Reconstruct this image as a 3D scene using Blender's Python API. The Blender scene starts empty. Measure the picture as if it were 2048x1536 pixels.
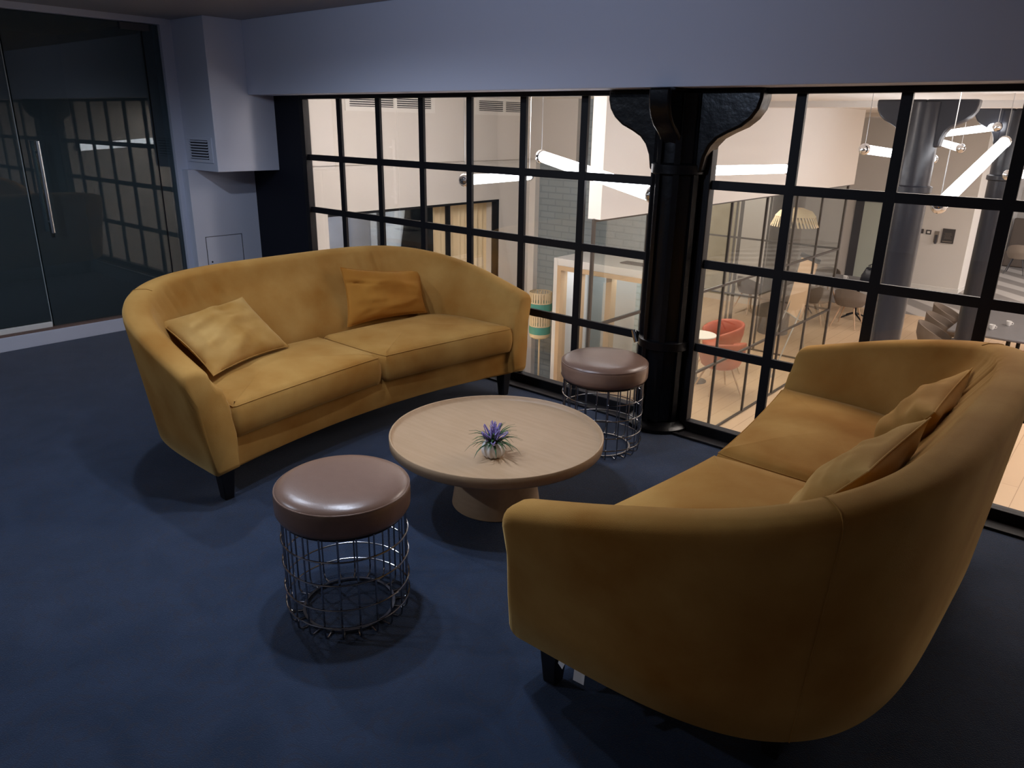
import bpy, bmesh, math, random
from mathutils import Vector, Matrix, noise
random.seed(7)
S = bpy.context.scene
C = S.collection
PI = math.pi

# ---------------------------------------------------------------- camera
F_PX, YAW, PITCH, ROLL = 1504.7, -0.70521, 0.33271, 0.018159
CAM = (4.97336, -3.43948, 1.5204)
d = Vector((math.sin(YAW)*math.cos(PITCH), math.cos(YAW)*math.cos(PITCH), -math.sin(PITCH)))
r = Vector((math.cos(YAW), -math.sin(YAW), 0)); u = r.cross(d)
r2 = math.cos(ROLL)*r + math.sin(ROLL)*u; u2 = -math.sin(ROLL)*r + math.cos(ROLL)*u
cd = bpy.data.cameras.new('camera'); cam = bpy.data.objects.new('camera', cd); C.objects.link(cam)
cd.sensor_width = 36; cd.lens = F_PX/2048*36; cd.clip_start = 0.02; cd.clip_end = 100
m = Matrix(((r2.x, u2.x, -d.x), (r2.y, u2.y, -d.y), (r2.z, u2.z, -d.z))).to_4x4()
m.translation = CAM; cam.matrix_world = m
S.camera = cam

# ---------------------------------------------------------------- world, lights, exposure
S.view_settings.view_transform = 'Standard'; S.view_settings.look = 'None'
S.view_settings.exposure = 0.0; S.view_settings.gamma = 1; S.view_settings.use_curve_mapping = False
W = bpy.data.worlds.new('world'); S.world = W; W.use_nodes = True
W.node_tree.nodes['Background'].inputs[0].default_value = (0.85, 0.78, 0.80, 1)
W.node_tree.nodes['Background'].inputs[1].default_value = 0.045

def spot(name, loc, power, col, size=PI*0.72, rad=0.035, blend=0.6, to=None):
    l = bpy.data.lights.new(name, 'SPOT'); l.energy = power; l.color = col
    l.spot_size = size; l.spot_blend = blend; l.shadow_soft_size = rad
    o = bpy.data.objects.new(name, l); C.objects.link(o); o.location = loc
    if to: o.rotation_euler = (Vector(to)-Vector(loc)).to_track_quat('-Z', 'Y').to_euler()
    return o
def area(name, loc, power, col, sx, sy, to=None):
    l = bpy.data.lights.new(name, 'AREA'); l.shape = 'RECTANGLE'; l.size = sx; l.size_y = sy
    l.energy = power; l.color = col
    o = bpy.data.objects.new(name, l); C.objects.link(o); o.location = loc
    if to: o.rotation_euler = (Vector(to)-Vector(loc)).to_track_quat('-Z', 'Y').to_euler()
    return o
BLUE = (0.72, 0.82, 1.0)
WIDE = math.radians(168)
spot('downlight_or_fill', (3.18, -2.03, 2.17), 54, BLUE, math.radians(104), blend=1.0)
spot('downlight_or_fill', (2.70, -1.90, 2.17), 54, BLUE, math.radians(120), blend=1.0)
spot('downlight_or_fill', (1.50, -1.95, 2.17), 52, BLUE, WIDE, blend=0.35)
spot('downlight_or_fill', (0.90, -4.10, 2.17), 82, BLUE, WIDE, blend=0.35)
spot('beam_fill_spot', (2.5, -2.6, 2.12), 46, (0.60, 0.73, 1.0), math.radians(125), blend=0.9, to=(2.3, -0.22, 1.70))  # added spot that brightens the beam face
spot('downlight_or_fill', (4.6, -6.2, 2.17), 30, (1.0, 0.80, 0.58), WIDE, rad=0.12, blend=0.35)  # added warm fill for the near sofa's back, standing in for bounce
WARM = (1.0, 0.88, 0.79)
for x, y, p in ((4.2, 1.0, 62), (6.3, 3.5, 92), (6.3, 9.0, 225), (6.3, 15.0, 330)):
    area('atrium_fill', (x, y, 1.77), p, WARM, 1.2, 1.2)  # added fill for the atrium, placed out of view
area('left_wall_fill', (0.95, 0.45, 1.74), 62, WARM, 0.9, 0.4, to=(-1.0, 3.6, 0.9))  # unseen area light added to brighten the left atrium wall
area('lower_floor_fill', (0.6, 0.6, 1.70), 4, WARM, 0.6, 0.4, to=(1.0, 3.4, -2.0))  # weak added fill aimed at the lower floor by the booth
area('booth_fill', (0.5, 3.50, 0.02), 5, (0.95, 0.97, 1.0), 0.9, 0.3)  # added so that the booth interior is not dark
area('shopfront_fill', (-1.6, 1.5, 0.70), 24, (0.85, 0.88, 1.0), 0.6, 1.0)  # added to lift the dark interior behind the shopfront glass
area('meeting_room_fill', (-0.2, 6.4, 0.72), 95, (1.0, 0.88, 0.74), 1.6, 2.8)  # unseen fill added for the glass meeting room
area('meeting_back_fill', (-1.2, 10.5, 1.75), 60, (1.0, 0.90, 0.80), 1.6, 2.4)  # added fill for the walls behind the meeting room
area('curtain_niche_light', (-1.75, 2.9, -0.6), 14, (1.0, 0.66, 0.30), 0.6, 0.6, to=(-1.5, 2.9, 0.2))
area('curtain_front_fill', (-1.12, 2.85, -1.3), 14, (1.0, 0.76, 0.46), 0.06, 0.9, to=(-1.25, 2.9, 0.5))  # added fill in front of the curtain to make it look lit
area('back_lounge_fill', (6.5, 20.0, 1.7), 120, (0.95, 0.95, 1.0), 2, 2)  # added fill for the far lounge, outside the view

# ---------------------------------------------------------------- materials
def mat(name, col, rough=0.6, metal=0.0, **kw):
    m = bpy.data.materials.new(name); m.use_nodes = True
    n = m.node_tree.nodes; l = m.node_tree.links; b = n['Principled BSDF']
    b.inputs['Base Color'].default_value = (*col, 1); b.inputs['Roughness'].default_value = rough
    b.inputs['Metallic'].default_value = metal
    if 'sheen' in kw:
        b.inputs['Sheen Weight'].default_value = kw['sheen']; b.inputs['Sheen Roughness'].default_value = 0.35
        b.inputs['Sheen Tint'].default_value = (*kw.get('tint', (1, 1, 1)), 1)
    if 'coat' in kw: b.inputs['Coat Weight'].default_value = kw['coat']
    if 'spec' in kw: b.inputs['Specular IOR Level'].default_value = kw['spec']
    if 'emit' in kw:
        b.inputs['Emission Color'].default_value = (*kw['emit'][0], 1); b.inputs['Emission Strength'].default_value = kw['emit'][1]
    if 'var' in kw:                          # colour variation: (scale, second colour, low, high, detail)
        sc, c2, lo, hi, det = kw['var']
        tc = n.new('ShaderNodeTexCoord'); nz = n.new('ShaderNodeTexNoise'); rp = n.new('ShaderNodeValToRGB')
        mp = n.new('ShaderNodeMapping'); mp.inputs['Scale'].default_value = kw.get('stretch', (1, 1, 1))
        l.new(tc.outputs['Object'], mp.inputs[0]); l.new(mp.outputs[0], nz.inputs['Vector'])
        nz.inputs['Scale'].default_value = sc; nz.inputs['Detail'].default_value = det
        rp.color_ramp.elements[0].position = lo; rp.color_ramp.elements[0].color = (*col, 1)
        rp.color_ramp.elements[1].position = hi; rp.color_ramp.elements[1].color = (*c2, 1)
        l.new(nz.outputs[0], rp.inputs[0]); l.new(rp.outputs[0], b.inputs['Base Color'])
    if 'bump' in kw:
        sc, st = kw['bump']
        tc = n.new('ShaderNodeTexCoord'); nz = n.new('ShaderNodeTexNoise'); bp = n.new('ShaderNodeBump')
        nz.inputs['Scale'].default_value = sc; nz.inputs['Detail'].default_value = 4
        l.new(tc.outputs['Object'], nz.inputs['Vector']); l.new(nz.outputs[0], bp.inputs['Height'])
        bp.inputs['Strength'].default_value = st; bp.inputs['Distance'].default_value = 0.01
        l.new(bp.outputs[0], b.inputs['Normal'])
    return m

def glass_mat(name, tint, refl_gain=1.0, haze=0.0, haze_col=(.5, .5, .5), ior=1.5):
    m = bpy.data.materials.new(name); m.use_nodes = True
    n = m.node_tree.nodes; l = m.node_tree.links; n.clear()
    out = n.new('ShaderNodeOutputMaterial'); tr = n.new('ShaderNodeBsdfTransparent'); gl = n.new('ShaderNodeBsdfGlossy')
    fr = n.new('ShaderNodeFresnel'); mx = n.new('ShaderNodeMixShader'); mu = n.new('ShaderNodeMath')
    tr.inputs[0].default_value = (*tint, 1); gl.inputs['Roughness'].default_value = 0.0; fr.inputs[0].default_value = ior
    mu.operation = 'MULTIPLY'; mu.inputs[1].default_value = refl_gain; mu.use_clamp = True
    l.new(fr.outputs[0], mu.inputs[0]); l.new(mu.outputs[0], mx.inputs[0]); l.new(tr.outputs[0], mx.inputs[1]); l.new(gl.outputs[0], mx.inputs[2])
    last = mx
    if haze:
        df = n.new('ShaderNodeBsdfDiffuse'); df.inputs[0].default_value = (*haze_col, 1)
        m2 = n.new('ShaderNodeMixShader'); m2.inputs[0].default_value = haze
        l.new(mx.outputs[0], m2.inputs[1]); l.new(df.outputs[0], m2.inputs[2]); last = m2
    l.new(last.outputs[0], out.inputs[0])
    return m

def carpet_mat():
    m = mat('navy_carpet', (0.02, 0.03, 0.06), 0.95, spec=0.15)
    n = m.node_tree.nodes; l = m.node_tree.links; b = n['Principled BSDF']
    tc = n.new('ShaderNodeTexCoord')
    wv = n.new('ShaderNodeTexNoise'); wv.inputs['Scale'].default_value = 3.2; wv.inputs['Detail'].default_value = 6; wv.inputs['Distortion'].default_value = 1.8
    l.new(tc.outputs['Object'], wv.inputs['Vector'])
    rp = n.new('ShaderNodeValToRGB')
    e = rp.color_ramp.elements
    e[0].position = 0.32; e[0].color = (0.017, 0.029, 0.056, 1)
    e[1].position = 0.66; e[1].color = (0.026, 0.040, 0.074, 1)
    l.new(wv.outputs[0], rp.inputs[0])
    # thin wandering darker/redder threads
    n2 = n.new('ShaderNodeTexNoise'); n2.inputs['Scale'].default_value = 7; n2.inputs['Detail'].default_value = 3; n2.inputs['Distortion'].default_value = 2.5
    l.new(tc.outputs['Object'], n2.inputs['Vector'])
    r3 = n.new('ShaderNodeValToRGB'); q = r3.color_ramp.elements
    q[0].position = 0.47; q[0].color = (0, 0, 0, 1); q[1].position = 0.53; q[1].color = (0, 0, 0, 1)
    mid = q.new(0.5); mid.color = (1, 1, 1, 1)
    l.new(n2.outputs[0], r3.inputs[0])
    mx = n.new('ShaderNodeMix'); mx.data_type = 'RGBA'; mx.inputs[7].default_value = (0.030, 0.032, 0.048, 1)
    mul = n.new('ShaderNodeMath'); mul.operation = 'MULTIPLY'; mul.inputs[1].default_value = 0.7
    l.new(r3.outputs[0], mul.inputs[0]); l.new(mul.outputs[0], mx.inputs[0]); l.new(rp.outputs[0], mx.inputs[6])
    l.new(mx.outputs[2], b.inputs['Base Color'])
    pile = n.new('ShaderNodeTexNoise'); pile.inputs['Scale'].default_value = 260; pile.inputs['Detail'].default_value = 2
    l.new(tc.outputs['Object'], pile.inputs['Vector'])
    bp = n.new('ShaderNodeBump'); bp.inputs['Strength'].default_value = 0.7; bp.inputs['Distance'].default_value = 0.004
    l.new(pile.outputs[0], bp.inputs['Height']); l.new(bp.outputs[0], b.inputs['Normal'])
    b.inputs['Sheen Weight'].default_value = 0.35; b.inputs['Sheen Roughness'].default_value = 0.35
    b.inputs['Sheen Tint'].default_value = (0.75, 0.78, 0.9, 1)
    return m

def planks_mat(name, c1, c2, plank=0.18, rough=0.45):
    m = mat(name, c1, rough)
    n = m.node_tree.nodes; l = m.node_tree.links; b = n['Principled BSDF']
    tc = n.new('ShaderNodeTexCoord'); mp = n.new('ShaderNodeMapping'); mp.inputs['Rotation'].default_value = (0, 0, PI/2)
    br = n.new('ShaderNodeTexBrick'); br.inputs['Color1'].default_value = (*c1, 1); br.inputs['Color2'].default_value = (*c2, 1)
    br.inputs['Mortar'].default_value = (c1[0]*.6, c1[1]*.55, c1[2]*.5, 1)
    br.inputs['Scale'].default_value = 1; br.inputs['Mortar Size'].default_value = 0.003
    br.inputs['Brick Width'].default_value = 1.4; br.inputs['Row Height'].default_value = plank
    l.new(tc.outputs['Object'], mp.inputs[0]); l.new(mp.outputs[0], br.inputs['Vector']); l.new(br.outputs[0], b.inputs['Base Color'])
    return m

def brick_mat(name, c1, c2, mortar, axis_rot):
    m = mat(name, c1, 0.8)
    n = m.node_tree.nodes; l = m.node_tree.links; b = n['Principled BSDF']
    tc = n.new('ShaderNodeTexCoord'); mp = n.new('ShaderNodeMapping'); mp.inputs['Rotation'].default_value = axis_rot
    br = n.new('ShaderNodeTexBrick'); br.inputs['Color1'].default_value = (*c1, 1); br.inputs['Color2'].default_value = (*c2, 1)
    br.inputs['Mortar'].default_value = (*mortar, 1); br.inputs['Scale'].default_value = 1; br.inputs['Mortar Size'].default_value = 0.008
    br.inputs['Brick Width'].default_value = 0.22; br.inputs['Row Height'].default_value = 0.075
    l.new(tc.outputs['Object'], mp.inputs[0]); l.new(mp.outputs[0], br.inputs['Vector']); l.new(br.outputs[0], b.inputs['Base Color'])
    bp = n.new('ShaderNodeBump'); bp.inputs['Strength'].default_value = 0.5; bp.inputs['Distance'].default_value = 0.01; bp.invert = True
    l.new(br.outputs['Fac'], bp.inputs['Height']); l.new(bp.outputs[0], b.inputs['Normal'])
    return m

def stripe_mat(name, c1, c2):
    m = mat(name, c1, 0.95)
    n = m.node_tree.nodes; l = m.node_tree.links; b = n['Principled BSDF']
    tc = n.new('ShaderNodeTexCoord'); wv = n.new('ShaderNodeTexWave'); wv.wave_type = 'BANDS'; wv.bands_direction = 'DIAGONAL'
    wv.inputs['Scale'].default_value = 0.55; wv.inputs['Distortion'].default_value = 0.6
    rp = n.new('ShaderNodeValToRGB'); rp.color_ramp.elements[0].position = 0.4; rp.color_ramp.elements[0].color = (*c1, 1)
    rp.color_ramp.elements[1].position = 0.6; rp.color_ramp.elements[1].color = (*c2, 1)
    l.new(tc.outputs['Object'], wv.inputs['Vector']); l.new(wv.outputs[0], rp.inputs[0]); l.new(rp.outputs[0], b.inputs['Base Color'])
    return m

VC1, VC2 = (0.30, 0.128, 0.022), (0.47, 0.265, 0.075)
M = dict(
    carpet=carpet_mat(),
    plaster=mat('painted_plaster', (0.56, 0.585, 0.69), 0.8, bump=(60, 0.03)),
    ceiling=mat('ceiling_paint', (0.38, 0.37, 0.38), 0.9),
    white=mat('white_wall_paint', (0.68, 0.655, 0.63), 0.8),
    white2=mat('white_gloss_paint', (0.74, 0.73, 0.71), 0.4),
    navy=mat('navy_panel', (0.004, 0.005, 0.011), 0.6, spec=0.2),
    black=mat('black_steel', (0.005, 0.0045, 0.006), 0.55, spec=0.25),
    iron=mat('black_gloss_iron', (0.0025, 0.0025, 0.0035), 0.30, spec=0.25, bump=(18, 0.25)),
    iron2=mat('dark_grey_iron', (0.016, 0.017, 0.024), 0.32, bump=(18, 0.2)),
    thinframe=mat('brown_grey_frame', (0.045, 0.037, 0.032), 0.5),
    velvet=mat('mustard_velvet', VC1, 0.85, sheen=0.35, tint=(1.0, 0.72, 0.32), spec=0.1, var=(3.4, VC2, 0.30, 0.70, 6), bump=(420, 0.12)),
    velvet_dark=mat('amber_velvet', (0.34, 0.135, 0.020), 0.85, sheen=0.35, tint=(1.0, 0.62, 0.25), spec=0.1, var=(4.0, (0.42, 0.19, 0.032), 0.35, 0.7, 5), bump=(420, 0.12)),
    velvet_pale=mat('pale_mustard_velvet', (0.34, 0.165, 0.034), 0.85, sheen=0.4, tint=(1.0, 0.80, 0.42), spec=0.1, var=(3.5, (0.52, 0.315, 0.105), 0.35, 0.7, 5), bump=(420, 0.12)),
    leather=mat('brown_leather', (0.19, 0.112, 0.080), 0.30, spec=0.6, var=(30, (0.205, 0.122, 0.088), 0.3, 0.7, 4), bump=(240, 0.05)),
    chrome=mat('dark_chrome', (0.36, 0.36, 0.38), 0.18, 1.0),
    chrome2=mat('bright_chrome', (0.75, 0.75, 0.77), 0.12, 1.0),
    steel=mat('brushed_steel', (0.62, 0.64, 0.66), 0.28, 1.0),
    beech=mat('pale_oak_veneer', (0.42, 0.275, 0.155), 0.5, var=(6, (0.46, 0.305, 0.18), 0.3, 0.7, 6), stretch=(1, 9, 9)),
    blackwood=mat('black_wood', (0.008, 0.007, 0.008), 0.4),
    ceramic=mat('white_ceramic', (0.70, 0.70, 0.70), 0.12, coat=0.5),
    soil=mat('dark_filler', (0.012, 0.014, 0.012), 0.9),
    leaf=mat('plant_leaf', (0.018, 0.060, 0.020), 0.5, var=(40, (0.06, 0.14, 0.03), 0.4, 0.8, 2)),
    lavender=mat('lavender_bloom', (0.22, 0.15, 0.46), 0.7, var=(120, (0.42, 0.36, 0.68), 0.35, 0.7, 2)),
    tag=mat('white_label_cloth', (0.75, 0.75, 0.78), 0.8),
    dark_room=mat('dark_wall', (0.055, 0.062, 0.066), 0.8),
    dark_wood=mat('dark_wood_floor', (0.030, 0.018, 0.013), 0.5),
    woodfloor=planks_mat('light_wood_floor', (0.52, 0.37, 0.24), (0.56, 0.41, 0.27), 0.2),
    stripes=stripe_mat('striped_grey_carpet', (0.20, 0.185, 0.175), (0.40, 0.375, 0.355)),
    brick=brick_mat('blue_grey_brick', (0.24, 0.285, 0.315), (0.255, 0.30, 0.33), (0.205, 0.245, 0.275), (PI/2, 0, 0)),
    tealtile=brick_mat('teal_tile', (0.25, 0.36, 0.38), (0.27, 0.38, 0.40), (0.19, 0.28, 0.30), (PI/2, 0, 0)),
    bulk=mat('grey_white_bulkhead', (0.50, 0.475, 0.455), 0.8),
    darkglass=mat('dark_glass_interior', (0.17, 0.165, 0.19), 0.5, var=(1.2, (0.26, 0.25, 0.28), 0.35, 0.65, 2)),
    cream=mat('cream_curtain', (0.74, 0.62, 0.42), 0.85),
    boothframe=mat('booth_wood_frame', (0.60, 0.43, 0.27), 0.5),
    concrete=mat('cream_concrete', (0.43, 0.39, 0.27), 0.85, var=(5, (0.52, 0.48, 0.35), 0.3, 0.7, 5)),
    greybrick=mat('grey_brown_pillar_paint', (0.13, 0.115, 0.105), 0.8, var=(5, (0.17, 0.15, 0.135), 0.3, 0.7, 5)),
    tube=mat('light_tube', (1, 1, 1), 0.5, emit=((0.93, 0.95, 1.0), 10.0)),
    red=mat('terracotta_leather', (0.42, 0.095, 0.055), 0.5),
    redf=mat('terracotta_fabric', (0.36, 0.13, 0.085), 0.7),
    greyfab=mat('taupe_shell', (0.155, 0.125, 0.105), 0.7),
    greyfab2=mat('pale_taupe_shell', (0.24, 0.19, 0.15), 0.7),
    tablegrey=mat('grey_table_top', (0.13, 0.13, 0.14), 0.45),
    legwood=mat('pale_leg_wood', (0.52, 0.36, 0.24), 0.5),
    tan=mat('tan_board', (0.60, 0.43, 0.30), 0.7),
    darkgrey=mat('dark_grey_plastic', (0.06, 0.06, 0.07), 0.5),
    bag=mat('black_bag_leather', (0.016, 0.019, 0.030), 0.4),
    cane=mat('cream_cane', (0.66, 0.55, 0.38), 0.7),
    tealband=mat('teal_band', (0.05, 0.27, 0.24), 0.6),
    brownfab=mat('brown_banquette', (0.12, 0.095, 0.08), 0.8),
    paleglass=mat('pale_green_frosted', (0.50, 0.55, 0.50), 0.3),
    plaque=mat('dark_plaque', (0.05, 0.045, 0.045), 0.5),
    paleline=mat('pale_line', (0.22, 0.19, 0.16), 0.6),
    glow=mat('lamp_bulb', (1, 1, 1), 0.5, emit=((1.0, 0.92, 0.8), 6.0)),
    glass=glass_mat('clear_glass', (0.98, 0.98, 0.98), 0.30),
    tgla=glass_mat('tinted_glass', (0.80, 0.83, 0.82), 1.0),
    dglass=glass_mat('grey_green_glass', (0.50, 0.60, 0.62), 1.25, haze=0.13, haze_col=(0.24, 0.32, 0.36), ior=1.55),
)

# ---------------------------------------------------------------- mesh kit
class MB:
    def __init__(s): s.v = []; s.f = []
    def add(s, vs, fs):
        k = len(s.v); s.v += [tuple(v) for v in vs]; s.f += [tuple(i+k for i in f) for f in fs]; return s
    def box(s, x0, x1, y0, y1, z0, z1):
        return s.add([(x0,y0,z0),(x1,y0,z0),(x1,y1,z0),(x0,y1,z0),(x0,y0,z1),(x1,y0,z1),(x1,y1,z1),(x0,y1,z1)],
                     [(0,3,2,1),(4,5,6,7),(0,1,5,4),(1,2,6,5),(2,3,7,6),(3,0,4,7)])
    def obox(s, c, ax, ay, az):               # oriented box: half axes
        c, ax, ay, az = map(Vector, (c, ax, ay, az)); vs = []
        for k in (-1, 1):
            for i, j in ((-1,-1),(1,-1),(1,1),(-1,1)): vs.append(c+ax*i+ay*j+az*k)
        return s.add(vs, [(0,3,2,1),(4,5,6,7),(0,1,5,4),(1,2,6,5),(2,3,7,6),(3,0,4,7)])
    def tube(s, pts, rad, n=8, closed=False):
        pts = [Vector(p) for p in pts]; N = len(pts); rings = []; prev = None
        for i, p in enumerate(pts):
            if closed: t = pts[(i+1) % N]-pts[i-1]
            else: t = pts[min(i+1, N-1)]-pts[max(i-1, 0)]
            t.normalize()
            if prev is None:
                a = Vector((0, 0, 1)) if abs(t.z) < .9 else Vector((1, 0, 0)); prev = t.cross(a).normalized()
            prev = (prev-t*prev.dot(t)).normalized(); b = t.cross(prev)
            R = rad[i] if isinstance(rad, (list, tuple)) else rad
            rings.append([p+(prev*math.cos(2*PI*k/n)+b*math.sin(2*PI*k/n))*R for k in range(n)])
        fs = []
        for i in range(N if closed else N-1):
            j = (i+1) % N
            for k in range(n): fs.append((i*n+k, i*n+(k+1) % n, j*n+(k+1) % n, j*n+k))
        if not closed: fs += [tuple(range(n))[::-1], tuple((N-1)*n+k for k in range(n))]
        return s.add([v for rg in rings for v in rg], fs)
    def lathe(s, prof, n=48, cx=0, cy=0, cap0=True, cap1=True, wob=None):
        vs = []; fs = []; N = len(prof)
        for i, (R, z) in enumerate(prof):
            for k in range(n):
                a = 2*PI*k/n; rr = R*(wob(a, i) if wob else 1)
                vs.append((cx+rr*math.cos(a), cy+rr*math.sin(a), z))
        for i in range(N-1):
            for k in range(n): fs.append((i*n+k, i*n+(k+1) % n, (i+1)*n+(k+1) % n, (i+1)*n+k))
        if cap0: fs.append(tuple(range(n))[::-1])
        if cap1: fs.append(tuple((N-1)*n+k for k in range(n)))
        return s.add(vs, fs)
    def prism(s, poly, h0, h1, ax='z'):
        n = len(poly)
        def P(a, b, h): return (a, b, h) if ax == 'z' else ((a, h, b) if ax == 'y' else (h, a, b))
        vs = [P(a, b, h0) for a, b in poly]+[P(a, b, h1) for a, b in poly]
        fs = [tuple(range(n))[::-1], tuple(range(n, 2*n))]+[(i, (i+1) % n, n+(i+1) % n, n+i) for i in range(n)]
        return s.add(vs, fs)
    def loft(s, rings, closed_ring=True, caps=True):
        n = len(rings[0]); vs = [v for rg in rings for v in rg]; fs = []
        for i in range(len(rings)-1):
            for k in range(n if closed_ring else n-1): fs.append((i*n+k, i*n+(k+1) % n, (i+1)*n+(k+1) % n, (i+1)*n+k))
        if caps: fs += [tuple(range(n))[::-1], tuple((len(rings)-1)*n+k for k in range(n))]
        return s.add(vs, fs)
    def build(s, name, m, parent=None, smooth=True, bevel=0, ang=40, fix=True):
        me = bpy.data.meshes.new(name); me.from_pydata(s.v, [], s.f)
        if fix:
            bm = bmesh.new(); bm.from_mesh(me); bmesh.ops.recalc_face_normals(bm, faces=bm.faces); bm.to_mesh(me); bm.free()
        me.update(); me.materials.append(M[m] if isinstance(m, str) else m)
        if smooth:
            me.shade_smooth()
            try: me.set_sharp_from_angle(angle=math.radians(ang))
            except Exception: pass
        o = bpy.data.objects.new(name, me); C.objects.link(o)
        if parent: o.parent = parent
        if bevel:
            b = o.modifiers.new('bevel', 'BEVEL'); b.width = bevel; b.segments = 2; b.limit_method = 'ANGLE'; b.angle_limit = math.radians(35)
        return o
def tag(o, label=None, cat=None, group=None, kind=None):
    if label: o['label'] = label
    if cat: o['category'] = cat
    if group: o['group'] = group
    if kind: o['kind'] = kind
    return o
def empty(name, loc=(0, 0, 0), rz=0, label=None, cat=None, group=None, kind=None):
    o = bpy.data.objects.new(name, None); C.objects.link(o); o.location = loc; o.rotation_euler = (0, 0, rz)
    o.empty_display_size = 0.1
    return tag(o, label, cat, group, kind)
def dup(o, loc=None, rz=None, label=None, parent=None, group=None):
    c = o.copy(); C.objects.link(c)
    if parent is not None: c.parent = parent
    if loc is not None: c.location = loc
    if rz is not None: c.rotation_euler = (0, 0, rz)
    if label: c['label'] = label
    if group: c['group'] = group
    for ch in [x for x in bpy.data.objects if x.parent == o]: dup(ch, parent=c)
    return c
def struct(name, mb, m, parent=None, **kw):
    o = mb.build(name, m, parent, **kw)
    if parent is None: o['kind'] = 'structure'
    return o
def B(*a): return MB().box(*a)

ZC = 2.19            # lounge ceiling
ZB = 1.69            # underside of beam
ZF = -2.05           # lower floor
ZT = 1.80            # atrium ceiling
# ================================================================ LOUNGE SHELL
struct('floor', B(-0.82, 7.5, -7.5, 0.10, -0.30, 0.0), 'carpet', smooth=False)
struct('ceiling', B(-4.5, 7.5, -7.5, 0.10, ZC, ZC+0.12), 'ceiling', smooth=False)
struct('wall_front', B(-0.37, 7.5, -0.22, 0.10, ZB, ZC), 'plaster', smooth=False, bevel=0.004)        # beam face over the window
struct('wall_right', B(7.5, 7.6, -7.5, 0.10, 0, ZC), 'plaster', smooth=False)
struct('wall_back', B(-4.5, 7.6, -7.6, -7.5, 0, ZC), 'plaster', smooth=False)
struct('wall_left', MB().box(-0.95, -0.734, -0.565, 0.0, 0.0, 1.15).box(-0.95, -0.82, -0.60, -0.565, 0.0, ZC).box(-0.95, -0.821, -0.565, 0.0, 1.15, ZC), 'plaster', smooth=False)
struct('wall_box', B(-0.83, -0.371, -0.515, 0.0, 1.15, ZC), 'plaster', smooth=False, bevel=0.003)
struct('wall_navy', B(-0.80, -0.02, -0.005, 0.025, 0.0, ZB), 'navy', smooth=False)
# glass room on the left: raised step, header band, panes, door
struct('trim_1', B(-0.90, -0.80, -7.5, -0.56, 0.0, 0.095), 'plaster', smooth=False, bevel=0.003)
struct('trim_2', B(-0.90, -0.815, -7.5, -0.56, 0.095, 0.108), mat('worn_wood_edge', (0.16, 0.10, 0.08), 0.7), smooth=False)
struct('trim_3', B(-0.92, -0.805, -7.5, -0.56, 2.15, ZC), 'plaster', smooth=False)
struct('floor_glass_room', B(-4.5, -0.90, -7.5, -0.50, 0.0, 0.10), 'dark_wood', smooth=False)
struct('wall_glass_room_side', MB().box(-4.5, -0.95, -0.56, -0.50, 0.10, ZC), 'dark_room', smooth=False)
struct('wall_glass_room_back', MB().box(-2.95, -2.80, -7.5, -0.56, 0.10, ZC), 'dark_room', smooth=False)
struct('baseboard_glass_room', MB().box(-2.80, -0.95, -0.575, -0.56, 0.10, 0.22), 'plaster', smooth=False)
w3 = empty('window_3', (-0.86, -0.60, 0.1), kind='structure')
B(-0.005, 0.005, -0.120, 0.02, 0.01, 2.045).build('glass_pane', 'dglass', w3, smooth=False)
B(-0.005, 0.005, -1.015, -0.124, 0.01, 2.045).build('glass_pane', 'dglass', w3, smooth=False)
B(-0.012, 0.012, -0.124, -0.120, 0.01, 2.045).build('glazing_joint', 'black', w3, smooth=False)
B(-0.02, 0.02, -0.27, -0.07, 2.0, 2.045).build('patch_fitting', 'darkgrey', w3, smooth=False)
d1 = empty('door_1', (-0.86, -1.63, 0.1), kind='structure')
B(-0.006, 0.006, -1.0, 0.0, 0.05, 2.045).build('door_leaf', 'dglass', d1, smooth=False)
B(-0.014, 0.020, -1.0, -0.0, 0.008, 0.045).build('bottom_rail', 'white2', d1, smooth=False, bevel=0.003)
B(-0.008, 0.008, 0.0, 0.006, 0.02, 2.045).build('glass_edge', mat('glass_edge', (0.25, 0.30, 0.32), 0.3), d1, smooth=False)
h = MB().tube([(0.055, 0.10, 0.66), (0.055, 0.10, 1.26)], 0.013, 14)
for z in (0.73, 1.19): h.tube([(0.0, 0.10, z), (0.055, 0.10, z)], 0.008, 10)
d1h = h.build('door_handle', 'steel', d1)
h2 = MB().tube([(-0.055, 0.10, 0.66), (-0.055, 0.10, 1.26)], 0.013, 14)
h2.build('door_handle', 'steel', d1)
w4 = empty('window_4', (-0.86, -2.63, 0.1), kind='structure')
B(-0.005, 0.005, -4.8, -0.004, 0.01, 2.045).build('glass_pane', 'dglass', w4, smooth=False)

# vent on the plaster box, access hatch below
v = empty('wall_vent', (-0.60, -0.515, 1.30), label='white louvred air vent on the plaster box beside the glass room', cat='vent')
MB().box(-0.185, 0.185, -0.008, 0.0, -0.09, -0.068).box(-0.185, 0.185, -0.008, 0, 0.068, 0.09).box(-0.185, -0.13, -0.008, 0, -0.068, 0.068).box(0.13, 0.185, -0.008, 0, -0.068, 0.068).build('vent_frame', 'plaster', v, smooth=False, bevel=0.002)
B(-0.13, 0.13, -0.003, 0.0, -0.068, 0.068).build('vent_backing', 'black', v, smooth=False)
sl = MB()
for k in range(7):
    z = -0.058+k*0.0195; sl.obox((0, -0.010, z), (0.13, 0, 0), (0, 0.006, 0.004), (0, -0.0008, 0.0012))
sl.build('louvre', 'plaster', v, smooth=False)
hh = empty('access_hatch', (-0.734, -0.33, 0.38), label='square white access hatch with small lock low on the white wall', cat='hatch')
B(0.0, 0.004, -0.15, 0.155, -0.24, 0.255).build('hatch_door', 'plaster', hh, smooth=False, bevel=0.002)
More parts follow.
